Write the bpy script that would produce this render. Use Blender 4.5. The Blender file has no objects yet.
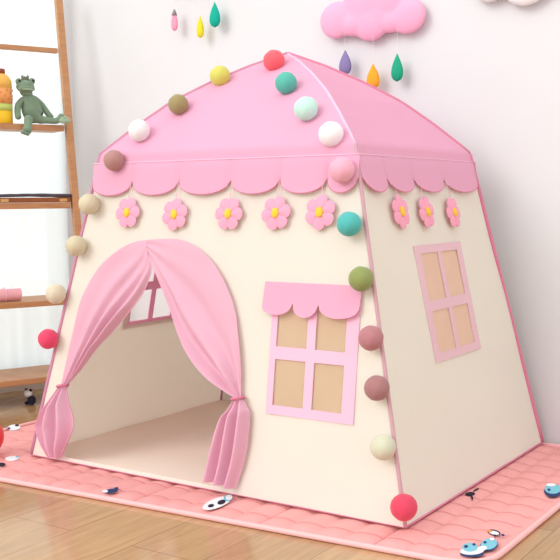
import bpy, bmesh, math, random
from mathutils import Vector, Matrix, noise
from mathutils.geometry import delaunay_2d_cdt
random.seed(4)
PI = math.pi
scene = bpy.context.scene
COL = scene.collection

# ------------------------------------------------------------------ camera
cam = bpy.data.cameras.new('camera'); co = bpy.data.objects.new('camera', cam); COL.objects.link(co)
yaw, pitch, roll = -0.5879, -0.0814, -0.0086
fw = Vector((math.sin(yaw)*math.cos(pitch), math.cos(yaw)*math.cos(pitch), math.sin(pitch)))
rt = Vector((math.cos(yaw), -math.sin(yaw), 0)); up = rt.cross(fw)
r2 = rt*math.cos(roll) + up*math.sin(roll); u2 = up*math.cos(roll) - rt*math.sin(roll)
M = Matrix((r2, u2, -fw)).transposed().to_4x4(); M.translation = (1.6865, -2.5832, 0.7916)
co.matrix_world = M
cam.sensor_width = 36; cam.lens = 986.03/560*36; cam.clip_start = 0.02
scene.camera = co

# ------------------------------------------------------------------ world, lights, exposure
w = bpy.data.worlds.new('world'); scene.world = w; w.use_nodes = True
bg = w.node_tree.nodes['Background']; bg.inputs[0].default_value = (1.0, 0.995, 0.985, 1); bg.inputs[1].default_value = 1.15
def area(name, loc, target, size, power, color=(1, 1, 1)):
    l = bpy.data.lights.new(name, 'AREA'); l.size = size; l.energy = power; l.color = color
    o = bpy.data.objects.new(name, l); COL.objects.link(o); o.location = loc
    o.rotation_euler = (Vector(target) - Vector(loc)).to_track_quat('-Z', 'Y').to_euler()
    return o
sl = bpy.data.lights.new('soft_sun', 'SUN'); sl.energy = 1.15; sl.angle = math.radians(32); sl.color = (1.0, 0.99, 0.965)
so = bpy.data.objects.new('soft_sun', sl); COL.objects.link(so); so.location = (-2, -4, 3)
so.rotation_euler = Vector((0.33, 0.86, -0.50)).to_track_quat('-Z', 'Y').to_euler()
area('outside_daylight', (-3.6, 1.2, 1.6), (-1.7, 0.1, 0.9), 1.6, 45, (0.93, 0.97, 1.0))
scene.view_settings.view_transform = 'Standard'; scene.view_settings.look = 'None'
scene.view_settings.gamma = 1; scene.view_settings.use_curve_mapping = False
scene.view_settings.exposure = 0.14

# ------------------------------------------------------------------ materials
def lin(c):
    return tuple(((v/255)/12.92 if v/255 <= 0.04045 else (((v/255)+0.055)/1.055)**2.4) for v in c) + (1,)
def mat(name, rgb, rough=0.8, bump=0.0, scale=200, spec=0.3, trans=0.0, var=0.04, metallic=0, alpha=1.0, sheen=0.0):
    m = bpy.data.materials.new(name); m.use_nodes = True
    nt = m.node_tree; N = nt.nodes; L = nt.links; N.clear()
    out = N.new('ShaderNodeOutputMaterial'); b = N.new('ShaderNodeBsdfPrincipled')
    tc = N.new('ShaderNodeTexCoord'); nz = N.new('ShaderNodeTexNoise'); nz.inputs['Scale'].default_value = scale*0.1
    L.new(tc.outputs['Object'], nz.inputs['Vector'])
    mx = N.new('ShaderNodeMix'); mx.data_type = 'RGBA'
    c = lin(rgb)
    mx.inputs[6].default_value = tuple(max(0, v*(1-var)) for v in c[:3]) + (1,)
    mx.inputs[7].default_value = tuple(min(1, v*(1+var)) for v in c[:3]) + (1,)
    L.new(nz.outputs['Fac'], mx.inputs[0]); L.new(mx.outputs[2], b.inputs['Base Color'])
    b.inputs['Roughness'].default_value = rough; b.inputs['Specular IOR Level'].default_value = spec
    b.inputs['Metallic'].default_value = metallic
    if sheen: b.inputs['Sheen Weight'].default_value = sheen
    if bump:
        n2 = N.new('ShaderNodeTexNoise'); n2.inputs['Scale'].default_value = scale
        L.new(tc.outputs['Object'], n2.inputs['Vector'])
        bp = N.new('ShaderNodeBump'); bp.inputs['Strength'].default_value = bump; bp.inputs['Distance'].default_value = 0.003
        L.new(n2.outputs['Fac'], bp.inputs['Height']); L.new(bp.outputs[0], b.inputs['Normal'])
    last = b.outputs[0]
    if trans:
        t = N.new('ShaderNodeBsdfTranslucent'); L.new(mx.outputs[2], t.inputs[0])
        ms = N.new('ShaderNodeMixShader'); ms.inputs[0].default_value = trans
        L.new(last, ms.inputs[1]); L.new(t.outputs[0], ms.inputs[2]); last = ms.outputs[0]
    if alpha < 1:
        t = N.new('ShaderNodeBsdfTransparent'); ms = N.new('ShaderNodeMixShader'); ms.inputs[0].default_value = alpha
        L.new(t.outputs[0], ms.inputs[1]); L.new(last, ms.inputs[2]); last = ms.outputs[0]
    L.new(last, out.inputs[0])
    return m

M_white = mat('cream_canvas', (253, 251, 243), 0.9, 0.15, 60, trans=0.45, var=0.015)
M_pink = mat('pink_canvas', (249, 193, 219), 0.85, 0.1, 60, trans=0.32, var=0.02)
M_frame = mat('pale_pink_canvas', (250, 200, 224), 0.85, 0.1, 60, trans=0.1, var=0.02)
M_curt = mat('pink_voile', (246, 202, 221), 0.8, 0.05, 60, trans=0.35, var=0.02)
M_pipe = mat('mauve_piping', (203, 140, 165), 0.6)
M_pipe2 = mat('rose_piping', (218, 130, 158), 0.6)
M_pipe3 = mat('grey_pink_piping', (205, 160, 170), 0.6)
M_net = mat('window_netting', (228, 198, 164), 0.9, alpha=0.65)
M_floor_sheet = mat('beige_groundsheet', (253, 236, 220), 0.85, 0.05, 30, var=0.03)
M_petal = mat('pink_felt', (246, 168, 194), 0.95, 0.3, 400)
M_yel = mat('yellow_felt', (244, 204, 70), 0.95, 0.3, 400)
M_thread = mat('pale_thread', (235, 185, 195), 0.9)

# wall paint
M_wall = mat('white_wall_paint', (222, 223, 225), 0.9, 0.05, 80, var=0.01)
M_base = mat('white_skirting', (236, 232, 226), 0.5)
M_sheer = mat('sheer_curtain', (242, 251, 252), 0.9, trans=0.6, var=0.005)
M_glass = mat('window_glass', (235, 242, 245), 0.05, alpha=0.12)
M_wood = None

def floor_material():
    m = bpy.data.materials.new('oak_laminate'); m.use_nodes = True
    nt = m.node_tree; N = nt.nodes; L = nt.links
    b = N['Principled BSDF']
    tc = N.new('ShaderNodeTexCoord'); mp = N.new('ShaderNodeMapping'); mp.inputs['Rotation'].default_value = (0, 0, PI/2)
    mp.inputs['Location'].default_value = (0.35, 0.06, 0)
    L.new(tc.outputs['Object'], mp.inputs['Vector'])
    br = N.new('ShaderNodeTexBrick'); br.inputs['Scale'].default_value = 1
    br.inputs['Brick Width'].default_value = 1.25; br.inputs['Row Height'].default_value = 0.2
    br.inputs['Mortar Size'].default_value = 0.0016; br.inputs['Mortar Smooth'].default_value = 0.4
    br.inputs['Color1'].default_value = lin((190, 152, 108)); br.inputs['Color2'].default_value = lin((174, 135, 92))
    br.inputs['Mortar'].default_value = lin((140, 104, 74))
    L.new(mp.outputs[0], br.inputs['Vector'])
    m2 = N.new('ShaderNodeMapping'); m2.inputs['Scale'].default_value = (14, 1.4, 1)
    L.new(tc.outputs['Object'], m2.inputs['Vector'])
    nz = N.new('ShaderNodeTexNoise'); nz.inputs['Scale'].default_value = 3; nz.inputs['Detail'].default_value = 6
    nz.inputs['Distortion'].default_value = 1.2
    L.new(m2.outputs[0], nz.inputs['Vector'])
    mx = N.new('ShaderNodeMix'); mx.data_type = 'RGBA'; mx.blend_type = 'OVERLAY'; mx.inputs[0].default_value = 0.35
    L.new(br.outputs['Color'], mx.inputs[6]); L.new(nz.outputs['Fac'], mx.inputs[7])
    L.new(mx.outputs[2], b.inputs['Base Color'])
    b.inputs['Roughness'].default_value = 0.13; b.inputs['Specular IOR Level'].default_value = 0.85
    bp = N.new('ShaderNodeBump'); bp.inputs['Strength'].default_value = 0.08; bp.inputs['Distance'].default_value = 0.002
    L.new(nz.outputs['Fac'], bp.inputs['Height']); L.new(bp.outputs[0], b.inputs['Normal'])
    return m
def shelf_wood():
    m = bpy.data.materials.new('orange_pine'); m.use_nodes = True
    nt = m.node_tree; N = nt.nodes; L = nt.links; b = N['Principled BSDF']
    tc = N.new('ShaderNodeTexCoord'); mp = N.new('ShaderNodeMapping'); mp.inputs['Scale'].default_value = (5, 5, 30)
    nz = N.new('ShaderNodeTexNoise'); nz.inputs['Scale'].default_value = 3
    L.new(tc.outputs['Object'], mp.inputs[0]); L.new(mp.outputs[0], nz.inputs['Vector'])
    mx = N.new('ShaderNodeMix'); mx.data_type = 'RGBA'
    mx.inputs[6].default_value = lin((176, 118, 74)); mx.inputs[7].default_value = lin((206, 156, 108))
    L.new(nz.outputs['Fac'], mx.inputs[0]); L.new(mx.outputs[2], b.inputs['Base Color'])
    b.inputs['Roughness'].default_value = 0.45
    return m
M_floor = floor_material(); M_wood = shelf_wood()

# ------------------------------------------------------------------ helpers
def obj(name, bm, material, parent=None, smooth=False, label=None):
    me = bpy.data.meshes.new(name)
    bm.normal_update(); bm.to_mesh(me); bm.free()
    mats = material if isinstance(material, (list, tuple)) else [material]
    for m in mats: me.materials.append(m)
    if smooth:
        for p in me.polygons: p.use_smooth = True
    o = bpy.data.objects.new(name, me); COL.objects.link(o)
    if parent is not None:
        o.parent = parent
        o.location = -root_loc(parent) if False else Vector((0, 0, 0))
    if label: o['label'] = label
    return o
def root_loc(p): return p.location
def thing(name, label, cat, loc=(0, 0, 0), group=None, rot=(0, 0, 0)):
    o = bpy.data.objects.new(name, None); COL.objects.link(o); o.empty_display_size = 0.05
    o.location = loc; o.rotation_euler = rot; o['label'] = label; o['category'] = cat
    if group: o['group'] = group
    return o
def tag(o, label, cat, group=None):
    o['label'] = label; o['category'] = cat
    if group: o['group'] = group
    return o
def struct(o):
    o['kind'] = 'structure'; return o
def solid(o, t, off=0):
    s = o.modifiers.new('thickness', 'SOLIDIFY'); s.thickness = t; s.offset = off
    e = o.modifiers.new('crisp_edges', 'EDGE_SPLIT'); e.split_angle = math.radians(50)
def bx(bm, c, s, mat_i=0, rot=None, bevel=0):
    r = bmesh.ops.create_cube(bm, size=1)
    vs = r['verts']
    for v in vs: v.co = Vector((v.co.x*s[0], v.co.y*s[1], v.co.z*s[2]))
    if bevel:
        es = list({e for v in vs for e in v.link_edges})
        rr = bmesh.ops.bevel(bm, geom=es, offset=bevel, segments=2, affect='EDGES')
        vs = list({v for f in rr['faces'] for v in f.verts} | {v for v in vs if v.is_valid})
    for v in vs:
        if rot is not None: v.co = rot @ v.co
        v.co += Vector(c)
    for f in {f for v in vs for f in v.link_faces}: f.material_index = mat_i
    return vs
def tube(bm, pts, rad, n=8, cap=True, closed=False):
    pts = [Vector(p) for p in pts]; rings = []; N = len(pts)
    rads = rad if isinstance(rad, (list, tuple)) else [rad]*N
    prev = None
    for i, p in enumerate(pts):
        if closed: t = pts[(i+1) % N] - pts[i-1]
        else: t = pts[min(i+1, N-1)] - pts[max(i-1, 0)]
        t.normalize()
        if prev is None:
            a = Vector((0, 0, 1)) if abs(t.z) < 0.9 else Vector((1, 0, 0)); x = t.cross(a).normalized()
        else:
            x = (prev - t*prev.dot(t)).normalized()
        prev = x; y = t.cross(x)
        rings.append([bm.verts.new(p + (x*math.cos(2*PI*k/n) + y*math.sin(2*PI*k/n))*rads[i]) for k in range(n)])
    for i in range(N if closed else N-1):
        A = rings[i]; B = rings[(i+1) % N]
        for k in range(n): bm.faces.new((A[k], A[(k+1) % n], B[(k+1) % n], B[k]))
    if cap and not closed:
        bm.faces.new(rings[0][::-1]); bm.faces.new(rings[-1])
def sphere(bm, c, r, seg=20, ring=12, mi=0, rot=None):
    res = bmesh.ops.create_uvsphere(bm, u_segments=seg, v_segments=ring, radius=1)
    s = r if isinstance(r, (list, tuple)) else (r, r, r)
    for v in res['verts']:
        q = Vector((v.co.x*s[0], v.co.y*s[1], v.co.z*s[2]))
        if rot is not None: q = rot @ q
        v.co = q + Vector(c)
    for f in {f for v in res['verts'] for f in v.link_faces}: f.material_index = mi
def inside(p, poly):
    c = False; n = len(poly); j = n-1
    for i in range(n):
        a, b = poly[i], poly[j]
        if (a[1] > p[1]) != (b[1] > p[1]) and p[0] < (b[0]-a[0])*(p[1]-a[1])/(b[1]-a[1]) + a[0]: c = not c
        j = i
    return c
def resample(poly, d):
    o = []
    for i in range(len(poly)):
        a = Vector(poly[i]); b = Vector(poly[(i+1) % len(poly)]); n = max(1, int((b-a).length/d))
        for k in range(n): o.append(a + (b-a)*k/n)
    return o
def panel(outer, holes, fmap, d=0.03, bm=None):
    """flat 2D region with holes, meshed finely and mapped into space"""
    loops = [resample(outer, d)] + [resample(h, d) for h in holes]
    V = []; E = []
    for L in loops:
        s = len(V); V += L; E += [(s+i, s+(i+1) % len(L)) for i in range(len(L))]
    x0 = min(p[0] for p in outer); x1 = max(p[0] for p in outer); y0 = min(p[1] for p in outer); y1 = max(p[1] for p in outer)
    nx = int((x1-x0)/d); ny = int((y1-y0)/d)
    base = list(V)
    for i in range(1, nx):
        for j in range(1, ny):
            p = Vector((x0 + (x1-x0)*(i+0.5*(j % 2)-0.25)/nx, y0 + (y1-y0)*j/ny))
            if inside(p, outer) and not any(inside(p, h) for h in holes) and min((p-q).length for q in base) > d*0.4: V.append(p)
    vo, eo, fo, *_ = delaunay_2d_cdt(V, E, [], 0, 1e-6)
    bm = bm or bmesh.new(); vs = [bm.verts.new(fmap(v[0], v[1])) for v in vo]
    for f in fo:
        c = sum((vo[i] for i in f), Vector((0, 0)))/len(f)
        if inside(c, outer) and not any(inside(c, h) for h in holes): bm.faces.new([vs[i] for i in f])
    bmesh.ops.delete(bm, geom=[v for v in bm.verts if not v.link_faces], context='VERTS')
    return bm
def surf(fn, nu, nv, bm=None):
    bm = bm or bmesh.new()
    g = [[bm.verts.new(fn(i/nu, j/nv)) for j in range(nv+1)] for i in range(nu+1)]
    for i in range(nu):
        for j in range(nv): bm.faces.new((g[i][j], g[i+1][j], g[i+1][j+1], g[i][j+1]))
    return bm
def lerp(a, b, t): return a + (b-a)*t
def curve(pts, t):
    """Catmull-Rom through 2D points, t in 0..1 by point index"""
    n = len(pts)-1; x = min(max(t, 0), 1)*n; i = min(int(x), n-1); u = x-i
    P = [Vector(pts[max(0, min(n, k))]) for k in (i-1, i, i+1, i+2)]
    return 0.5*((2*P[1]) + (P[2]-P[0])*u + (2*P[0]-5*P[1]+4*P[2]-P[3])*u*u + (3*P[1]-P[0]-3*P[2]+P[3])*u**3)

# ------------------------------------------------------------------ the setting
FZ = -0.016
WY = 0.53
bm = bmesh.new(); bx(bm, (0.7, -1.6, FZ-0.05), (7.6, 6.0, 0.1)); floor = struct(obj('floor', bm, M_floor))
C0 = Vector((-1.46, WY, 0)); D = Vector((0.39, 0.92, 0)).normalized(); NB = Vector((D.y, -D.x, 0))
def LB(s, e, z): return C0 + D*s + NB*e + Vector((0, 0, z))     # s along the window wall, e out from it
bm = bmesh.new(); bx(bm, (1.35, WY+0.06, 1.3), (5.7, 0.12, 2.62+0.04)); struct(obj('wall_back', bm, M_wall))
WIN = [(-1.5, 0.08), (-0.05, 0.08), (-0.05, 2.25), (-1.5, 2.25)]
bm = panel([(-2.4, FZ), (0.0, FZ), (0.0, 2.62), (-2.4, 2.62)], [WIN], lambda s, z: LB(s, -0.06, z), 0.25)
o = struct(obj('wall_left', bm, M_wall)); solid(o, 0.12)
RB = Matrix((D, NB, (0, 0, 1))).transposed()
bm = bmesh.new(); bx(bm, LB(-1.2, 0.006, FZ+0.028), (2.36, 0.012, 0.056), rot=RB); struct(obj('baseboard_left', bm, M_base))
wt = bpy.data.objects.new('window_1', None); COL.objects.link(wt); struct(wt)
bm = bmesh.new()
for s, z, a, b in [(-0.775, 0.095, 1.45, 0.03), (-0.775, 2.235, 1.45, 0.03), (-1.485, 1.165, 0.03, 2.17), (-0.065, 1.165, 0.03, 2.17), (-0.775, 1.165, 0.04, 2.17)]:
    bx(bm, LB(s, -0.07, z), (a, 0.04, b), rot=RB)
obj('window_frame', bm, M_base, wt)
bm = bmesh.new(); bx(bm, LB(-0.775, -0.07, 1.165), (1.41, 0.006, 2.13), rot=RB); obj('glass', bm, M_glass, wt)
# sheer curtain
def sheer(u, v):
    s = lerp(-1.75, -0.05, u); z = lerp(0.075, 2.45, v)
    e = 0.035 + 0.012*math.sin(u*92 + 1.5*noise.noise(Vector((u*6, v*0.6, 0)))) + 0.006*noise.noise(Vector((u*20, v*2, 3)))
    return LB(s, e, z)
o = obj('sheer_curtain', surf(sheer, 260, 20), M_sheer, smooth=True)
tag(o, 'white sheer curtain hanging bright before the window behind the shelf', 'curtain')
bm = bmesh.new(); tube(bm, [LB(-1.8, 0.035, 2.46), LB(-0.03, 0.035, 2.46)], 0.012)
for s in (-1.7, -0.06): tube(bm, [LB(s, -0.005, 2.46), LB(s, 0.035, 2.46)], 0.008)
obj('curtain_rod', bm, M_base, o)

# ------------------------------------------------------------------ quilted mat
MX0, MX1, MY0, MY1 = -1.02, 0.895, -0.612, 0.51
mt = thing('play_mat', 'pink quilted play mat with printed animals under the tent', 'mat', (0, 0, 0))
def warp(x, y):
    y -= 0.068*(0.84-x)*max(0, min(1, (-y-0.1)/0.5))
    return x, y
def mat_h(x, y):
    p = 0.078
    a = abs(math.sin(PI*x/p)); b = abs(math.sin(PI*y/(p*1.0)))
    return -0.0125 + 0.0105*(a**0.5)*(0.8+0.2*b**0.5)*min(1, 0.15 + 22*max(0, min(x-MX0, MX1-x, y-MY0, MY1-y)))
def round_rect(x, y, r=0.09):
    cx = min(max(x, MX0+r), MX1-r); cy = min(max(y, MY0+r), MY1-r)
    dx, dy = x-cx, y-cy
    if dx and dy:
        # squash the square corner onto the arc
        m = max(abs(dx), abs(dy)); l = math.hypot(dx, dy); dx, dy = dx*m/l, dy*m/l
    return cx+dx, cy+dy
def matf(u, v):
    x, y = round_rect(lerp(MX0, MX1, u), lerp(MY0, MY1, v)); h = mat_h(x, y)
    x, y = warp(x, y); return Vector((x, y, h))
M_mat = mat('coral_pink_quilt', (241, 170, 168), 0.9, 0.3, 120, var=0.05)
M_bind = mat('light_pink_binding', (248, 190, 190), 0.85)
o = obj('quilted_top', surf(matf, 240, 150), M_mat, mt, smooth=True); solid(o, 0.003, -1)
per = []
for k in range(160):
    # perimeter of the rounded rectangle
    t = k/160*4; sd = int(t); q = t-sd
    x, y = [(lerp(MX0, MX1, q), MY0), (MX1, lerp(MY0, MY1, q)), (lerp(MX1, MX0, q), MY1), (MX0, lerp(MY1, MY0, q))][sd]
    x, y = round_rect(x, y); x, y = warp(x, y); per.append((x, y, -0.0088))
bm = bmesh.new(); p_ = 0.078
def ribbon(pts, wd, ax):
    prev = None
    for x, y in pts:
        z = mat_h(x, y) + 0.0022; q = warp(x, y); d_ = Vector((wd, 0, 0)) if ax else Vector((0, wd, 0))
        c_ = Vector((q[0], q[1], z)); cur = (bm.verts.new(c_-d_), bm.verts.new(c_+d_))
        if prev: bm.faces.new((prev[0], prev[1], cur[1], cur[0]) if not ax else (prev[0], cur[0], cur[1], prev[1]))
        prev = cur
for k in range(-13, 12):
    x = k*p_; ribbon([(x, lerp(MY0+0.02, MY1-0.02, j/160)) for j in range(161)] if x < MX1-0.05 else [(x, lerp(MY0+0.07, MY1-0.07, j/140)) for j in range(141)], 0.0022, True)
for k in range(-7, 7):
    y = k*p_
    if MY0+0.02 < y < MY1-0.02: ribbon([(lerp(MX0+0.02, MX1-0.02, j/240), y) for j in range(241)], 0.0012, False)
obj('stitch_groove_shade', bm, mat('rose_thread_shade', (222, 138, 138), 0.95), mt)  # darker ribbons along the stitch lines, painting in the shade of the quilt grooves
bm = bmesh.new(); tube(bm, per, 0.0072, 8, closed=True); obj('binding', bm, M_bind, mt, smooth=True)
P_white = mat('print_white', (238, 240, 244), 0.9); P_black = mat('print_black', (42, 38, 56), 0.9)
P_blue = mat('print_blue', (126, 196, 214), 0.9); P_navy = mat('print_navy', (44, 62, 112), 0.9); P_or = mat('print_orange', (240, 160, 90), 0.9)
PM = [P_white, P_black, P_blue, P_navy, P_or]
def print_patch(label, blobs):
    bm = bmesh.new()
    for k, (x, y, ax, ay, bx_, by, mi) in enumerate(blobs):
        z = -0.0016 + 0.0002*k
        vs = [bm.verts.new((x + ax*math.cos(t*PI/12) - bx_*math.sin(t*PI/12), y + ay*math.cos(t*PI/12) - by*math.sin(t*PI/12), z)) for t in range(24)]
        f = bm.faces.new(vs); f.material_index = mi
    obj('printed_animal', bm, PM, mt, label=label)
print_patch('white print animal with two dark patches near the front edge', [(0.1378, -0.5674, 0.0047, 0.0559, 0.0279, -0.0293, 0), (0.1363, -0.5169, 0.0027, 0.0157, 0.0199, -0.0221, 2), (0.1359, -0.5119, 0.0021, 0.0122, 0.0143, -0.0159, 0), (0.14, -0.596, 0.0037, 0.0086, 0.0087, -0.01, 1), (0.1453, -0.5576, 0.0025, 0.0142, 0.0123, -0.0135, 1), (0.1093, -0.4807, 0.0059, 0.0144, 0.0093, -0.011, 4)])
print_patch('small dark blue print near the front edge', [(-0.1747, -0.6364, 0.0087, 0.0162, 0.0148, -0.0144, 3), (-0.1761, -0.6152, -0.001, 0.0103, 0.0111, -0.0094, 3), (-0.1855, -0.6487, 0.007, 0.0044, 0.0091, -0.0096, 0)])
print_patch('blue and white print pair at the front right corner', [(0.8483, -0.5609, 0.0226, 0.0143, 0.0073, -0.0174, 3), (0.8409, -0.5432, 0.0213, 0.018, 0.0102, -0.0232, 0), (0.8283, -0.5247, 0.0153, 0.0097, 0.0113, -0.0269, 2), (0.8586, -0.4863, 0.0127, 0.0219, 0.0166, -0.0345, 3), (0.8568, -0.4819, 0.0118, 0.0205, 0.0155, -0.0323, 2), (0.855, -0.5192, 0.0069, 0.0119, 0.0069, -0.0141, 0), (0.8193, -0.5265, 0.0038, 0.0024, 0.0038, -0.009, 3), (0.8296, -0.5045, 0.0031, 0.002, 0.0031, -0.0074, 3), (0.8458, -0.4787, 0.0031, 0.002, 0.003, -0.0075, 3), (0.8519, -0.4511, 0.0047, 0.003, 0.0035, -0.0089, 0)])
print_patch('small bird print beside the blue pair', [(0.8365, -0.3995, 0.0161, -0.0006, 0.0061, -0.0189, 1), (0.8379, -0.4028, 0.0129, -0.0005, 0.0039, -0.0122, 0), (0.8259, -0.3978, 0.0055, -0.0002, 0.0027, -0.0082, 4), (0.8622, -0.4081, 0.0032, 0.002, 0.003, -0.0079, 3), (0.8489, -0.4247, 0.0012, 0.0007, 0.0051, -0.013, 1)])
print_patch('small black stroke print right of the tent', [(0.6678, -0.1422, 0.0095, 0.0113, 0.0075, -0.0164, 1), (0.6672, -0.0994, 0.001, 0.0191, 0.0038, -0.0062, 1), (0.6862, -0.1728, 0.0011, 0.0038, 0.0094, -0.0177, 1)])
print_patch('blue print at the right edge of the mat', [(0.8468, 0.0019, 0.0205, 0.0128, 0.0174, -0.0529, 3), (0.8409, 0.0201, 0.0193, 0.012, 0.0148, -0.0448, 2), (0.824, 0.0541, 0.0116, 0.0073, 0.0049, -0.0149, 0), (0.8347, 0.0052, 0.0037, 0.0023, 0.0036, -0.0108, 3)])
print_patch('white print with black spots at the far left', [(-0.999, -0.2547, 0.0119, 0.019, 0.0364, -0.0306, 0), (-1.0141, -0.2277, 0.0068, 0.0041, 0.0134, -0.0118, 1), (-1.0022, -0.2745, 0.0042, 0.0026, 0.0119, -0.0104, 3)])
print_patch('white print with a black mark at the left front', [(-0.6763, -0.5463, 0.0121, 0.0172, 0.0246, -0.0205, 0), (-0.6489, -0.6111, 0.0104, 0.0065, 0.0161, -0.0138, 1), (-0.6769, -0.5257, 0.0043, 0.0027, 0.0093, -0.0083, 2)])
print_patch('small black mark in front of the doorway', [(0.0167, -0.4588, 0.01, 0.0024, 0.0068, -0.0093, 1)])

# ------------------------------------------------------------------ the play tent
a, b, H, a2, b2, zs = 0.65, 0.492, 1.2386, 0.4439, 0.3673, 0.9322
tf = (b-b2)/zs; tr = (a-a2)/zs
nF = Vector((0, -1, tf)).normalized(); nR = Vector((1, 0, tr)).normalized()
def wr(x, y, z, amp=0.004, k=4): return amp*noise.noise(Vector((x*k, y*k, z*k)))
def FP(x, z, off=0.0): return Vector((x, -b + tf*z, z)) + nF*off
def BP(x, z, off=0.0): v = FP(x, z, off); return Vector((v.x, -v.y, v.z))
def RP(y, z, off=0.0): return Vector((a - tr*z, y, z)) + nR*off
def LP(y, z, off=0.0): v = RP(y, z, off); return Vector((-v.x, v.y, v.z))
PROF = [(1.0, .9322), (.945, .957), (.80, 1.02), (.62, 1.09), (.41, 1.15), (.2, 1.2), (0.0, 1.2386)]
def prof_z(f):
    for (f0, z0), (f1, z1) in zip(PROF, PROF[1:]):
        if f >= f1: return z0 + (z1-z0)*(f0-f)/(f0-f1)
    return H
def pole(sx, sy, out=0.0):
    legs = [Vector((sx*(a-tr*z), sy*(b-tf*z), z)) for z in [0.004 + (zs-0.006)*i/16 for i in range(17)]]
    roof = [Vector((sx*a2*f, sy*b2*f, prof_z(f))) for f in [1-i/20 for i in range(1, 21)]]
    return legs, roof
tent = thing('play_tent', 'pink and cream fabric play tent shaped like a little house', 'tent', (0, 0, 0))
ZSEAM = 0.90
door = [(-0.50, 0.014), (-0.515, 0.10), (-0.515, 0.20), (-0.500, 0.28), (-0.487, 0.354), (-0.466, 0.437), (-0.440, 0.507), (-0.395, 0.575), (-0.33, 0.625), (-0.27, 0.648), (-0.22, 0.655),
        (-0.165, 0.662), (-0.095, 0.658), (-0.025, 0.63), (0.035, 0.58), (0.083, 0.51), (0.112, 0.437), (0.128, 0.347), (0.132, 0.265), (0.125, 0.15), (0.10, 0.014)]
bars_f = dict(x0=0.222, x1=0.484, z0=0.232, z1=0.565)
panes_f = [((0.245, 0.34), (0.252, 0.372)), ((0.366, 0.455), (0.252, 0.372)), ((0.245, 0.34), (0.405, 0.53)), ((0.366, 0.455), (0.405, 0.53))]
def rect(x, z): return [(x[0], z[0]), (x[1], z[0]), (x[1], z[1]), (x[0], z[1])]
wx = lambda z: a - tr*z; wyy = lambda z: b - tf*z
def trap(h, z1=ZSEAM):
    return [(-h(0)+0.002, 0.003), (h(0)-0.002, 0.003), (h(z1)-0.002, z1), (-h(z1)+0.002, z1)]
o = obj('front_wall', panel(trap(wx), [door, rect((0.235, 0.47), (0.245, 0.545))], lambda x, z: FP(x, z, wr(x, 1, z)), 0.03), M_white, tent, True); solid(o, 0.002)
o = obj('back_wall', panel(trap(wx), [], lambda x, z: BP(x, z, wr(x, 5, z)), 0.05), M_white, tent, True); solid(o, 0.002)
SW = ((-0.13, 0.118), (0.365, 0.645))
o = obj('side_wall', panel(trap(wyy), [rect(*SW)], lambda y, z: RP(y, z, wr(3, y, z)), 0.035), M_white, tent, True, label='outer side wall on the right'); solid(o, 0.002)
o = obj('side_wall', panel(trap(wyy), [rect((-0.13, 0.10), (0.375, 0.645))], lambda y, z: LP(y, z, wr(7, y, z)), 0.035), M_white, tent, True); solid(o, 0.002)
bm = surf(lambda u, v: Vector((lerp(-a+.004, a-.004, u), lerp(-b+.003, b-.004, v), 0.0035 + 0.0015*noise.noise(Vector((u*5, v*4, 0))))), 20, 16)
obj('groundsheet', bm, M_floor_sheet, tent, True)
# roof panels: seam -> shoulder -> apex
def roof_panel(side):
    def fn(u, v):
        s = 2*u-1
        if v < 0.12:
            z = lerp(ZSEAM, zs, v/0.12); f = None; hx = a-tr*z; hy = b-tf*z
        else:
            f = 1-(v-0.12)/0.88; z = prof_z(f); hx = a2*f; hy = b2*f
        sag = 0 if f is None else -0.022*(1-s*s)*math.sin(PI*min(1, (1-f)*1.0))*f
        z += sag
        o_ = 0.0025
        if side == 'F': return Vector((s*hx, -hy-o_, z))
        if side == 'B': return Vector((-s*hx, hy+o_, z))
        if side == 'R': return Vector((hx+o_, s*hy, z))
        return Vector((-hx-o_, -s*hy, z))
    return fn
for sd in 'FRBL':
    o = obj('roof_panel', surf(roof_panel(sd), 24, 40), M_pink, tent, True); solid(o, 0.002)
# valance with scallops
def valance(cuts, mapf, top=ZSEAM+0.004, cusp=0.845, low=0.806):
    def fn(u, v):
        n = len(cuts)-1; x = u*n; i = min(int(x), n-1); t = x-i
        X = lerp(cuts[i], cuts[i+1], t)
        arc = math.sqrt(max(0, 1-(2*t-1)**2))
        zb = lerp(cusp, low, arc); z = lerp(top, zb, v)
        off = 0.005 + 0.010*(0.35*min(1, v*6)+0.65*v)*arc**0.7
        return mapf(X, z, off)
    return surf(fn, 16*(len(cuts)-1), 10)
cF = [-0.462, -0.300, -0.123, 0.062, 0.224, 0.372, 0.462]
cR = [-0.375, -0.255, -0.09, 0.125, 0.375]
cR = [-0.375, -0.245, -0.085, 0.115, 0.372]
for cuts, mf in ((cF, FP), (cR, RP), ([-c for c in cF[::-1]], BP), (cR, LP)):
    o = obj('scalloped_valance', valance(cuts, mf), M_pink, tent, True); solid(o, 0.0015)
    bm = bmesh.new(); tube(bm, [mf(lerp(cuts[0], cuts[-1], k/20), ZSEAM+0.004, 0.006) for k in range(21)], 0.0022, 6)
    obj('seam_piping', bm, M_pipe2 if False else M_frame, tent, True)
    bm = bmesh.new()
    n = len(cuts)-1
    pts = []
    for i in range(n):
        for k in range(13):
            t = k/12; arc = math.sqrt(max(0, 1-(2*t-1)**2)); pts.append(mf(lerp(cuts[i], cuts[i+1], t), lerp(0.845, 0.806, arc), 0.005 + 0.010*arc**0.7))
    tube(bm, pts, 0.0016, 5); obj('hem_piping', bm, M_pipe2, tent, True)
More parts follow.
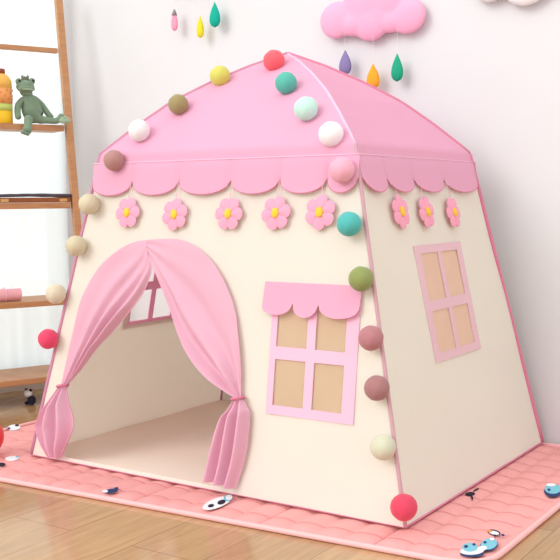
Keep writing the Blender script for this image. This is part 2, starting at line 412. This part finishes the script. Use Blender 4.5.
# poles in their sleeves
for sx, sy, m_, rl, rr in ((1, -1, M_pipe3, 0.0052, 0.0045), (-1, -1, M_pipe, 0.0065, 0.0065), (1, 1, M_pipe2, 0.0085, 0.0075), (-1, 1, M_pipe, 0.007, 0.006)):
    legs, roof = pole(sx, sy)
    bm = bmesh.new(); tube(bm, legs, rl, 8); obj('leg_sleeve', bm, m_, tent, True)
    bm = bmesh.new(); tube(bm, [legs[-1]] + roof, rr, 8); obj('roof_sleeve', bm, M_pipe if sx == -1 else (M_frame if sy == -1 else M_pipe2), tent, True)
# bottom hems
bm = bmesh.new(); tube(bm, [FP(lerp(-a, a, k/20), 0.0018, 0.001) for k in range(21)], 0.0014, 6); obj('bottom_hem', bm, M_pipe2, tent, True)
bm = bmesh.new(); tube(bm, [RP(lerp(-b, b, k/20), 0.003, 0.001) for k in range(21)], 0.0028, 6); obj('bottom_hem', bm, M_pipe2, tent, True, label='rose coloured hem')
# front window
def window_part(outer, panes, mf, off, mfr, label=None):
    o = obj('fabric_window', panel(outer, panes, lambda x, z: mf(x, z, off + wr(x, 2, z, .002)), 0.025), mfr, tent, True, label=label); solid(o, 0.003)
    return o
wf = window_part(rect((0.226, 0.491), (0.228, 0.568)), [rect(*p) for p in panes_f], FP, 0.0035, M_frame, 'pale pink front window frame')
obj('netting', panel(rect((0.232, 0.472), (0.242, 0.548)), [], lambda x, z: FP(x, z, 0.0), 0.05), M_net, wf)
# awning over it
def awn(u, v):
    n = 3; x = u*n; i = min(int(x), n-1); t = x-i; cuts = [0.200, 0.296, 0.374, 0.494]
    X = lerp(cuts[i], cuts[i+1], t); arc = math.sqrt(max(0, 1-(2*t-1)**2)); low = [0.487, 0.484, 0.487][i]
    zb = lerp(0.520, low, arc)
    if i == 0 and t < .5: zb = lerp(0.505, low, arc)
    if i == 2 and t > .5: zb = lerp(0.515, low, arc)
    return FP(X + 0.008*u*0, lerp(0.573, zb, v), 0.007 + 0.014*v*(0.6+0.4*arc))
o = obj('awning', surf(awn, 48, 8), M_pink, tent, True); solid(o, 0.002)
# side windows
def side_win(mf, x0, x1, z0, z1, label, nm):
    fx0, fx1, fz0, fz1 = x0-0.035, x1+0.035, z0-0.022, z1+0.022
    mx = (x0+x1)/2; mz = lerp(z0, z1, 0.47)
    panes = [rect((x0, mx-0.012), (z0, mz-0.014)), rect((mx+0.012, x1), (z0, mz-0.014)), rect((x0, mx-0.012), (mz+0.014, z1)), rect((mx+0.012, x1), (mz+0.014, z1))]
    wn = window_part(rect((fx0, fx1), (fz0, fz1)), panes, mf, 0.0035, nm, label)
    return wn
M_swin = mat('mauve_pink_canvas', (238, 200, 210), 0.85, 0.1, 60, trans=0.1)
M_net2 = mat('side_netting', (250, 218, 194), 0.9, alpha=0.9, trans=0.3)
wr_ = side_win(RP, -0.128, 0.116, 0.37, 0.64, 'mauve pink side window with closed netting', M_swin)
obj('netting', panel(rect((-0.13, 0.118), (0.366, 0.644)), [], lambda y, z: RP(y, z, 0.001), 0.05), M_net2, wr_)
wl_ = side_win(LP, -0.12, 0.09, 0.385, 0.635, 'far side window seen through the doorway', M_pink)
# flowers
def flower(mf, x, z, ztop, rot=0.0, off=0.014, label=None):
    bm = bmesh.new(); n = 6; R = 0.046
    c = mf(x, z, off); ex = (mf(x+0.01, z, off)-c).normalized(); ez = (mf(x, z+0.01, off)-c).normalized(); en = (mf(x, z, off+0.01)-c).normalized()
    if en.dot(ex.cross(ez)) < 0: pass
    def pt(r, t, h): return c + ex*r*math.cos(t) + ez*r*math.sin(t) + en*h
    K = 72; rings = []
    for j, fr in enumerate((0.001, 0.35, 0.6, 0.8, 0.93, 1.0)):
        ring = []
        for k in range(K):
            t = 2*PI*k/K + rot; lobe = abs(math.cos(n/2*(2*PI*k/K)))**0.55
            r = R*fr*lerp(1, lerp(0.74, 1.0, lobe), min(1, fr*1.3)); h = 0.0035*(1-fr**3)*(0.4+0.6*lobe)
            ring.append(bm.verts.new(pt(r, t, h)))
        rings.append(ring)
    for A, B in zip(rings, rings[1:]):
        for k in range(K): bm.faces.new((A[k], A[(k+1) % K], B[(k+1) % K], B[k]))
    f = obj('felt_flower', bm, M_petal, tent, True, label=label); solid(f, 0.003)
    bm = bmesh.new()
    rot3 = Matrix((ex, ez, en)).transposed()
    sphere(bm, c+en*0.005, (0.0115, 0.0145, 0.006), 16, 8, rot=rot3); obj('flower_centre', bm, M_yel, f, True, label='yellow flower centre')
    bm = bmesh.new(); tube(bm, [mf(x, z+R*0.8, off), mf(x, ztop, 0.008)], 0.0012, 5); obj('hanging_thread', bm, M_thread, f)
for x, z, r_ in ((-0.303, .755, .1), (-0.123, .750, .35), (0.068, .752, .0), (0.224, .754, .2), (0.361, .756, .45)): flower(FP, x, z, 0.85, r_)
for y, z, r_ in ((-0.217, .753, .5), (-0.059, .750, .2), (0.122, .746, .0)): flower(RP, y, z, 0.85, r_)
# door curtains
rc_out = [(-0.225, 0.676), (-0.165, 0.680), (-0.091, 0.677), (-0.016, 0.647), (0.048, 0.594), (0.098, 0.519), (0.125, 0.44), (0.143, 0.347), (0.149, 0.262)]
rc_in = [(-0.224, 0.640), (-0.174, 0.572), (-0.120, 0.494), (-0.075, 0.420), (-0.030, 0.365), (0.020, 0.322), (0.065, 0.294), (0.109, 0.269), (0.135, 0.256)]
lc_out = [(-0.225, 0.676), (-0.282, 0.667), (-0.344, 0.637), (-0.412, 0.584), (-0.463, 0.507), (-0.484, 0.437), (-0.502, 0.354), (-0.516, 0.292), (-0.528, 0.230)]
lc_in = [(-0.218, 0.640), (-0.199, 0.591), (-0.217, 0.539), (-0.251, 0.488), (-0.286, 0.451), (-0.341, 0.395), (-0.393, 0.347), (-0.449, 0.282), (-0.505, 0.229)]
def drape(out, inn, folds, ph):
    def fn(u, v):
        A = curve(out, v); B = curve(inn, v); P = A.lerp(B, u)
        wdt = (B-A).length
        amp = min(0.016, 0.10*wdt)*min(1, v*1.8)
        off = 0.010 + amp*(0.9+math.sin(2*PI*folds*u**1.8 + ph + 1.2*v)) * (0.15+0.85*min(1, u + max(0, v-0.7)*2.5)) + 0.004*noise.noise(Vector((u*5, v*5, ph)))
        return FP(P.x, P.y, off)
    return surf(fn, 90, 60)
def tail(l, r, folds, ph):
    def fn(u, v):
        A = curve(l, v); B = curve(r, v); P = A.lerp(B, u); wdt = (B-A).length
        amp = min(0.016, 0.16*wdt)
        off = 0.014 + 0.012*math.sin(PI*min(1, v*1.2)) * math.sin(PI*u) + amp*(1+math.sin(2*PI*folds*u + ph + 0.7*v))
        return FP(P.x, P.y, off)
    return surf(fn, 70, 36)
rt_l = [(0.132, 0.258), (0.116, 0.224), (0.098, 0.195), (0.078, 0.112), (0.061, 0.028)]; rt_r = [(0.153, 0.263), (0.171, 0.241), (0.183, 0.214), (0.178, 0.114), (0.152, 0.020)]
lt_l = [(-0.528, 0.228), (-0.562, 0.171), (-0.596, 0.118), (-0.600, 0.083), (-0.552, 0.008)]; lt_r = [(-0.503, 0.229), (-0.482, 0.189), (-0.451, 0.138), (-0.452, 0.095), (-0.498, 0.015)]
for out, inn, l_, r_, fo, ph, tie, lb in ((rc_out, rc_in, rt_l, rt_r, 2.0, 0.4, (0.142, 0.259), 'right door curtain'), (lc_out, lc_in, lt_l, lt_r, 3.4, 2.2, (-0.516, 0.229), 'left door curtain')):
    o = obj('door_curtain', drape(out, inn, fo, ph), M_curt, tent, True, label='pink ' + lb + ' gathered to the side'); solid(o, 0.001)
    t_ = obj('curtain_tail', tail(l_, r_, 2.6, ph), M_curt, o, True); solid(t_, 0.001)
    bm = bmesh.new(); c = FP(tie[0], tie[1], 0.018)
    tube(bm, [c + Vector((0.017*math.cos(k*PI/9), 0, 0)) + nF*0.017*math.sin(k*PI/9) + Vector((0, 0, 0.004*math.cos(k*PI/9))) for k in range(18)], 0.0042, 6, closed=True)
    obj('tieback', bm, M_pipe2, o, True)

# ------------------------------------------------------------------ cotton balls pinned along the tent edges
balls = [
 ('coral red', (240, 84, 96), (0.014, -.096, 1.206), 'coral red cotton ball at the very peak of the tent', 1.0),
 ('teal green', (72, 176, 158), (.139, -.222, 1.120), 'teal green cotton ball just below the coral one near the peak', .96),
 ('mint', (190, 232, 218), (.263, -.314, 1.034), 'pale mint cotton ball on the front roof above the white one', 1.0),
 ('white', (246, 240, 244), (.375, -.372, .959), 'white cotton ball at the right shoulder of the front roof', 1.0),
 ('rose', (240, 166, 188), (.428, -.408, .865), 'pink cotton ball lying on the valance at the front right corner', 1.0),
 ('turquoise', (64, 176, 172), (.459, -.427, .729), 'turquoise cotton ball beside the rightmost front flower', .96),
 ('olive', (132, 144, 76), (.503, -.445, .594), 'olive green cotton ball at the right corner of the window awning', .96),
 ('mauve', (176, 110, 116), (.540, -.463, .451), 'mauve cotton ball right of the upper front window panes', .96),
 ('dusty', (160, 106, 106), (.565, -.479, .332), 'dusty brown-pink cotton ball right of the lower window panes', .96),
 ('sage', (206, 206, 178), (.592, -.498, .193), 'pale sage cotton ball on the front right edge above the red one', .96),
 ('scarlet', (216, 52, 82), (.655, -.512, .059), 'bright red cotton ball at the bottom of the front right corner', 1.0),
 ('lime', (208, 204, 84), (-.143, -.157, 1.167), 'yellow-green cotton ball on the left roof edge nearest the peak', .96),
 ('khaki', (150, 134, 84), (-.217, -.268, 1.078), 'khaki brown cotton ball midway down the left roof edge', .93),
 ('snow', (240, 236, 238), (-.305, -.345, 1.000), 'white cotton ball low on the left roof edge', 1.0),
 ('taupe', (172, 122, 116), (-.362, -.396, .912), 'brownish pink cotton ball at the left end of the roof valance', .96),
 ('sand', (208, 196, 164), (-.446, -.419, .783), 'sand beige cotton ball just under the left valance, highest beige one', .96),
 ('sand', (206, 194, 160), (-.487, -.437, .657), 'beige cotton ball midway down the left tent edge, between two others', .96),
 ('sand', (214, 202, 174), (-.559, -.456, .509), 'lowest beige cotton ball on the left edge, above the pink-red one', .96),
 ('crimson', (226, 52, 92), (-.579, -.474, .370), 'pink-red cotton ball low on the left tent edge', .96)]
def ball_mesh(name, m_):
    bm = bmesh.new(); bmesh.ops.create_icosphere(bm, subdivisions=4, radius=0.0325)
    for v in bm.verts:
        n_ = noise.noise(v.co*60)*0.0009 + noise.noise(v.co*180)*0.0005; v.co *= 1 + n_/0.034
    return obj(name, bm, m_, None, True)
for k, (nm, c, p, lb, sc) in enumerate(balls):
    o = ball_mesh('cotton_ball', mat('cotton_' + nm, tuple(v*0.9 + 0.1*238 for v in c), 0.9, 0.4, 300, var=0.08, sheen=0.2))
    o.location = p; o.scale = (sc,)*3; tag(o, lb, 'ball', 'cotton balls along the tent edges')

# ------------------------------------------------------------------ wall decorations
def blobs_mesh(name, blobs, m_, vox=0.006, smooth=8):
    bm = bmesh.new()
    for c, r in blobs: sphere(bm, c, r, 24, 14)
    o = obj(name, bm, m_, None, True)
    r_ = o.modifiers.new('remesh', 'REMESH'); r_.mode = 'VOXEL'; r_.voxel_size = vox; r_.use_smooth_shade = True
    s_ = o.modifiers.new('smooth', 'SMOOTH'); s_.iterations = smooth; s_.factor = 0.5
    return o
M_cloud = mat('pink_plush', (247, 176, 206), 0.95, 0.3, 100, sheen=0.2); M_wcloud = mat('white_plush', (240, 240, 240), 0.95, 0.3, 100)
Y0 = WY-0.03
o = blobs_mesh('cloud_cushion', [((-0.115, Y0, 1.425), (0.07, .026, .066)), ((-0.045, Y0, 1.405), (0.06, .026, .045)), ((0.022, Y0, 1.405), (0.072, .028, .068)), ((0.01, Y0, 1.47), (0.10, .028, .085)), ((0.10, Y0, 1.40), (0.06, .026, .042)),
    ((0.162, Y0, 1.410), (0.068, .026, .062)), ((0.08, Y0, 1.47), (0.08, .028, .07)), ((0.03, Y0, 1.43), (0.14, .026, .06))], M_cloud, 0.006, 6)
tag(o, 'puffy pink cloud wall cushion above the tent roof', 'cloud')
o = blobs_mesh('cloud_cushion', [((0.455, Y0, 1.475), (0.06, .026, .055)), ((0.575, Y0, 1.475), (0.085, .028, .080)), ((0.69, Y0, 1.485), (0.065, .026, .06)), ((0.56, Y0, 1.53), (0.13, .028, .09))], M_wcloud)
tag(o, 'white cloud wall cushion at the upper right, mostly cut off', 'cloud')
o = blobs_mesh('cloud_cushion', [((-0.87, Y0, 1.70), (0.07, .026, .06)), ((-0.76, Y0, 1.68), (0.08, .028, .07)), ((-0.66, Y0, 1.70), (0.07, .026, .06)), ((-0.76, Y0, 1.74), (0.13, .028, .07))], M_cloud)
tag(o, 'pink cloud wall cushion above the three left raindrops', 'cloud')
M_line = mat('clear_line', (236, 236, 238), 0.5)
def drop(p, rgb, h, r, top, label, cap=None):
    bm = bmesh.new(); K = 20; J = 14; rings = []
    for j in range(J+1):
        t = j/J; z = h*(t-0.5)
        q = math.sqrt(max(0, 1-((t-0.3)/0.3)**2)) if t < 0.3 else (1-((t-0.3)/0.7))**0.85*(1+0.25*math.sin(PI*(t-0.3)/0.7))
        q = max(q, 0.02); rings.append([bm.verts.new((r*q*math.cos(2*PI*k/K), r*0.6*q*math.sin(2*PI*k/K), z)) for k in range(K)])
    for A, B in zip(rings, rings[1:]):
        for k in range(K): bm.faces.new((A[k], A[(k+1) % K], B[(k+1) % K], B[k]))
    bm.faces.new(rings[0][::-1]); bm.faces.new(rings[-1])
    o = obj('felt_raindrop', bm, mat('felt_' + label.split()[0], rgb, 0.95, 0.3, 200), None, True)
    o.location = p; tag(o, label, 'raindrop', 'felt raindrops on the wall')
    bm = bmesh.new(); tube(bm, [(0, 0, h*0.46), (0, 0, top-p[2])], 0.0006, 5); obj('hanging_line', bm, M_line, o)
    if cap:
        bm = bmesh.new(); tube(bm, [(0, 0, h*0.22), (0, 0, h*0.36), (0, 0, h*0.5)], [r*0.72, r*0.48, 0.002], 12)
        obj('grey_tip', bm, mat('grey_felt', cap, 0.95), o, True)
YD = WY-0.045
drop((-.074, YD, 1.272), (136, 124, 172), 0.088, 0.024, 1.40, 'violet felt raindrop hanging under the left end of the pink cloud')
drop((.037, YD, 1.215), (244, 168, 50), 0.088, 0.025, 1.36, 'orange felt raindrop under the middle of the pink cloud')
drop((.130, YD, 1.238), (36, 164, 128), 0.096, 0.022, 1.39, 'emerald felt raindrop under the right end of the pink cloud')
drop((-.848, YD, 1.500), (240, 158, 186), 0.085, 0.016, 1.68, 'pink felt raindrop with a grey tip, leftmost on the wall', (150, 140, 146))
drop((-.720, YD, 1.462), (226, 216, 50), 0.088, 0.017, 1.66, 'yellow felt raindrop between the pink and teal ones')
drop((-.648, YD, 1.500), (20, 172, 150), 0.098, 0.024, 1.68, 'teal felt raindrop right of the yellow one on the left')

# ------------------------------------------------------------------ ladder shelf
def LE(z): return 0.37 - 0.153*z
sh = thing('ladder_shelf', 'orange pine ladder shelf leaning before the bright curtain', 'shelf')
for s, z in ((-0.100, 0), (-0.90, 0)):
    for back in (0, 1):
        bm = bmesh.new(); pts = []
        z0, z1 = FZ, 1.66
        vs = []
        for zz in (z0, z1):
            e = LE(zz) if not back else 0.075
            for ds, de in ((-.014, -.02), (.014, -.02), (.014, .005), (-.014, .005)): vs.append(bm.verts.new(LB(s+ds, e+de, zz)))
        for q in ((0, 1, 2, 3), (7, 6, 5, 4), (0, 4, 5, 1), (1, 5, 6, 2), (2, 6, 7, 3), (3, 7, 4, 0)): bm.faces.new([vs[i] for i in q])
        bmesh.ops.recalc_face_normals(bm, faces=bm.faces)
        if not back: obj('rail', bm, M_wood, sh)
        else: bm.free()
SHELF = {}
for z, th, full in ((0.085, 0.022, 1), (0.385, 0.022, 1), (0.775, 0.024, 1), (1.092, 0.024, 1), (1.412, 0.02, 0)):
    e1 = LE(z)+0.004; e0 = 0.075 if full else LE(z)-0.02
    if z > 1.0 and full: e0 = 0.075
    bm = bmesh.new(); bx(bm, LB(-0.506, (e0+e1)/2, z), (0.764, e1-e0, th), rot=RB, bevel=0.002)
    obj('board' if full else 'rung', bm, M_wood, sh); SHELF[z] = z+th/2
# frog sitting on the upper board
def skin(name, V, E, R, m_, parent=None, sub=2):
    me = bpy.data.meshes.new(name); me.from_pydata([tuple(v) for v in V], E, []); me.update()
    o = bpy.data.objects.new(name, me); COL.objects.link(o); me.materials.append(m_)
    sk = o.modifiers.new('skin', 'SKIN'); sk.use_smooth_shade = True
    for i, r_ in enumerate(R):
        r_ = r_ if isinstance(r_, tuple) else (r_, r_)
        me.skin_vertices[0].data[i].radius = r_
    me.skin_vertices[0].data[0].use_root = True
    sb = o.modifiers.new('sub', 'SUBSURF'); sb.levels = sub; sb.render_levels = sub
    if parent: o.parent = parent
    return o
RBI = Matrix((D, -NB, (0, 0, 1))).transposed().to_euler()   # local -y looks into the room
def face_room(root):
    for ch in root.children_recursive:
        ch.data.transform(Matrix.Diagonal((1, -1, 1, 1))); ch.data.flip_normals()
zb = SHELF[1.092]
frog = thing('plush_frog', 'grey-green plush frog with a small crown sitting on the upper shelf', 'soft toy', LB(-0.255, 0.175, zb), rot=RBI)
M_frog = mat('green_plush', (122, 146, 120), 0.95, 0.5, 300, var=0.15, sheen=0.3)
M_frogl = mat('pale_green_plush', (168, 190, 162), 0.95, 0.5, 300, var=0.15)
# local axes: x along the shelf, y out to the room, z up
V = [(0.006, 0, .030), (0.004, 0, .060), (-.004, .002, .092), (-.012, .004, .112), (-.020, .006, .132), (-.022, .010, .158),
     (-.034, .004, .100), (-.056, .010, .070), (-.062, .026, .034), (-.060, .036, .016),
     (.022, .004, .104), (.048, .010, .076), (.066, .020, .046), (.082, .026, .024),
     (-.016, .020, .022), (-.028, .048, .018), (-.034, .066, -.006), (-.036, .066, -.026), (-.050, .082, -.038),
     (.030, .020, .020), (.064, .040, .016), (.094, .046, .014), (.112, .052, .030), (.118, .056, .044)]
E = [(0, 1), (1, 2), (2, 3), (3, 4), (4, 5), (2, 6), (6, 7), (7, 8), (8, 9), (2, 10), (10, 11), (11, 12), (12, 13), (0, 14), (14, 15), (15, 16), (16, 17), (17, 18), (0, 19), (19, 20), (20, 21), (21, 22), (22, 23)]
R = [.044, .044, .033, .022, .028, .020, .016, .014, .013, .014, .016, .014, .013, .014, .020, .017, .017, .019, .022, .017, .014, .014, .016, .014]
skin('frog_body', V, E, R, M_frog, frog)
bm = bmesh.new(); sphere(bm, (-.022, .012, .150), (.037, .032, .026), 28, 18); obj('head', bm, M_frog, frog, True)
bm = bmesh.new(); sphere(bm, (-.022, .026, .141), (.034, .024, .015), 24, 14); obj('muzzle', bm, M_frog, frog, True)
bm = bmesh.new(); tube(bm, [(-.054+.00427*k, .030+.020*math.sin(PI*k/15), .139-.003*math.sin(PI*k/15)) for k in range(16)], .0032, 6); obj('mouth', bm, M_frogl, frog, True, label='pale mouth line')
M_eye = mat('dark_bead', (52, 60, 52), 0.25)
for s in (-1, 1):
    bm = bmesh.new(); sphere(bm, (-.022+s*.027, .014, .171+s*.002), .0135, 16, 10); e = obj('eye_bump', bm, M_frog, frog, True)
    bm = bmesh.new(); sphere(bm, (-.022+s*.028, .0255, .173+s*.002), .0055, 12, 8); obj('eye', bm, M_eye, e, True, label='dark bead eye')
bm = bmesh.new(); K = 20; A = []; Bt = []
for k in range(K):
    t = 2*PI*k/K; A.append(bm.verts.new((-.020+.012*math.cos(t), .006+.012*math.sin(t), .172))); hh = .020 if k % 4 == 0 else (.010 if k % 2 else .006)
    Bt.append(bm.verts.new((-.020+.015*math.cos(t), .006+.015*math.sin(t), .178+hh)))
for k in range(K): bm.faces.new((A[k], A[(k+1) % K], Bt[(k+1) % K], Bt[k]))
o = obj('crown', bm, mat('grey_crown', (120, 124, 108), 0.6), frog); solid(o, .002)
for c, n_ in (((.122, .062, .034), 0), ((-.052, .086, -.036), 1)):
    for k in (-1, 0, 1):
        bm = bmesh.new()
        if n_ == 0: sphere(bm, (c[0]+.006*abs(k)*0+k*.011, c[1], c[2]-.010+.004*(1-abs(k))), (.0085, .010, .0085), 12, 8)
        else: sphere(bm, (c[0]+k*.010-.004, c[1]+.006, c[2]-.006-.003*k), (.0075, .011, .007), 12, 8)
        obj('toe', bm, M_frogl if n_ == 0 else M_frog, frog, True)
bm = bmesh.new(); sphere(bm, (.122, .060, .016), (.026, .014, .012), 16, 10); obj('foot', bm, M_frogl, frog, True, label='pale green foot')
bpy.context.view_layer.update(); face_room(frog)
# printed canister
can = thing('snack_canister', 'yellow and orange printed canister cut by the left photo edge', 'container', LB(-0.372, 0.16, zb), rot=RBI)
def lathe(bm, prof, K=28, mi=0):
    rings = [[bm.verts.new((r_*math.cos(2*PI*k/K), r_*math.sin(2*PI*k/K), z)) for k in range(K)] for r_, z in prof]
    for A, B in zip(rings, rings[1:]):
        for k in range(K):
            f = bm.faces.new((A[k], A[(k+1) % K], B[(k+1) % K], B[k])); f.material_index = mi
    bm.faces.new(rings[0][::-1]).material_index = mi; bm.faces.new(rings[-1]).material_index = mi
for nm, prof, c in (('canister_base', [(.044, 0), (.047, .003), (.047, .050)], (242, 196, 40)), ('printed_band', [(.0472, .050), (.0472, .078)], (196, 210, 110)),
    ('printed_label', [(.0474, .078), (.0474, .140)], (238, 166, 96)), ('canister_shoulder', [(.047, .140), (.046, .172), (.032, .192), (.022, .198)], (244, 190, 92)), ('cap', [(.022, .198), (.022, .214), (.018, .218)], (150, 76, 50))):
    bm = bmesh.new(); lathe(bm, prof); obj(nm, bm, mat(nm + '_paint', c, 0.45, var=0.1, scale=150), can, True)
bm = bmesh.new()
for k in range(34):
    t = 2*PI*k/34; z = .086 + .046*((k*7) % 5)/4
    bx(bm, (.0478*math.cos(t), .0478*math.sin(t), z), (.0016, .007, .008), rot=None)
obj('label_print', bm, mat('label_red', (206, 92, 70), 0.6), can)
# tray, cloth and clasp box on the middle board
zt = SHELF[0.775]
tr_ = thing('wooden_tray', 'brown wooden tray with brass clasps on the middle shelf board', 'tray', LB(-0.27, 0.17, zt), rot=RBI)
M_dw = mat('dark_wood', (150, 88, 50), 0.45, var=0.2, scale=100)
bm = bmesh.new(); bx(bm, (0, 0, .004), (.29, .14, .006), bevel=.001); obj('tray_base', bm, M_dw, tr_)
for c, s_ in (((0, .070, .011), (.30, .010, .020)), ((0, -.070, .011), (.30, .010, .020)), ((-.145, 0, .011), (.010, .14, .020)), ((.145, 0, .011), (.010, .14, .020))):
    bm = bmesh.new(); bx(bm, c, s_, bevel=.0015); obj('tray_rim', bm, M_dw, tr_)
M_brass = mat('brass', (226, 190, 120), 0.35, metallic=0.8)
for x in (-.125, .118):
    bm = bmesh.new(); bx(bm, (x, .0765, .010), (.032, .003, .012), bevel=.001); obj('clasp', bm, M_brass, tr_)
def cloth(u, v):
    x = lerp(-.16, .165, u); y = lerp(-.075, .080, v)
    return Vector((x, y, .0212 + .004*math.sin(PI*u)**0.8 + .0015*noise.noise(Vector((u*6, v*4, 0)))))
o = obj('folded_cloth', surf(cloth, 40, 20), mat('charcoal_cloth', (84, 76, 86), 0.8), None, True); o.location = LB(-0.27, 0.17, zt); o.rotation_euler = RBI
s_ = o.modifiers.new('t', 'SOLIDIFY'); s_.thickness = .012; s_.offset = 1
tag(o, 'thin charcoal folded cloth lying across the brown wooden tray', 'cloth')
bpy.context.view_layer.update(); face_room(tr_)
# pink roll on the lower board
z3 = SHELF[0.385]
rl = thing('rolled_blanket', 'pale pink rolled blanket at the left edge of the lower shelf', 'blanket', LB(-0.43, 0.25, z3), rot=RBI)
bm = bmesh.new(); L_ = .085
sp = []
for k in range(90):
    t = k/89*6*PI; r_ = .006 + .019*k/89; sp.append((r_*math.cos(t), r_*math.sin(t)+.0275))
for (x0, z0), (x1, z1) in zip(sp, sp[1:]):
    vs = [bm.verts.new((-L_, x0, z0)), bm.verts.new((-L_, x1, z1)), bm.verts.new((L_, x1, z1)), bm.verts.new((L_, x0, z0))]; bm.faces.new(vs)
bmesh.ops.remove_doubles(bm, verts=bm.verts, dist=1e-5)
o = obj('blanket_roll', bm, mat('rose_fleece', (240, 178, 186), 0.95, 0.3, 200), rl, True); solid(o, .005)
bm = bmesh.new(); tube(bm, [(.02, .0285*math.cos(k*PI/12), .0275+.0285*math.sin(k*PI/12)) for k in range(24)], .002, 6, closed=True); obj('ribbon', bm, M_frame, rl, True)
# red ball left of the tent, on the mat
bm = bmesh.new(); sphere(bm, (0, 0, 0), .060, 40, 24)
o = obj('toy_ball', bm, mat('red_rubber', (226, 40, 52), 0.35, spec=0.5, var=0.02), None, True); o.location = (-.768, -.575, .0602)
tag(o, 'shiny red toy ball at the left photo edge beside the tent', 'ball')
bm = bmesh.new(); tube(bm, [(.0603*math.cos(k*PI/24), .0603*math.sin(k*PI/24)*0.5, .0603*math.sin(k*PI/24)*0.866) for k in range(48)], .0008, 5, closed=True)
obj('seam', bm, mat('dark_red', (180, 30, 40), 0.4), o, True)
bm = bmesh.new(); sphere(bm, (0, 0, .0607), (.005, .005, .0012), 12, 6); obj('valve', bm, M_brass if False else mat('valve_pink', (240, 150, 150), 0.5), o, True)
# small black and white toy on the floor behind
ty = thing('toy_panda', 'tiny black and white toy on the floor under the shelf', 'toy', (-1.30, 0.10, FZ))
bm = bmesh.new(); sphere(bm, (0, 0, .018), (.018, .016, .018)); obj('body', bm, P_black, ty, True)
bm = bmesh.new(); sphere(bm, (-.012, -.006, .045), (.018, .016, .015)); hd = obj('head', bm, P_white, ty, True, label='white head')
for s in (-1, 1):
    bm = bmesh.new(); sphere(bm, (-.012+s*.013, -.004, .058), .006, 12, 8); obj('ear', bm, P_black, hd, True, label='black ear')
    bm = bmesh.new(); sphere(bm, (s*.014, -.012, .007), (.008, .011, .007), 12, 8); obj('foot', bm, P_black, ty, True)
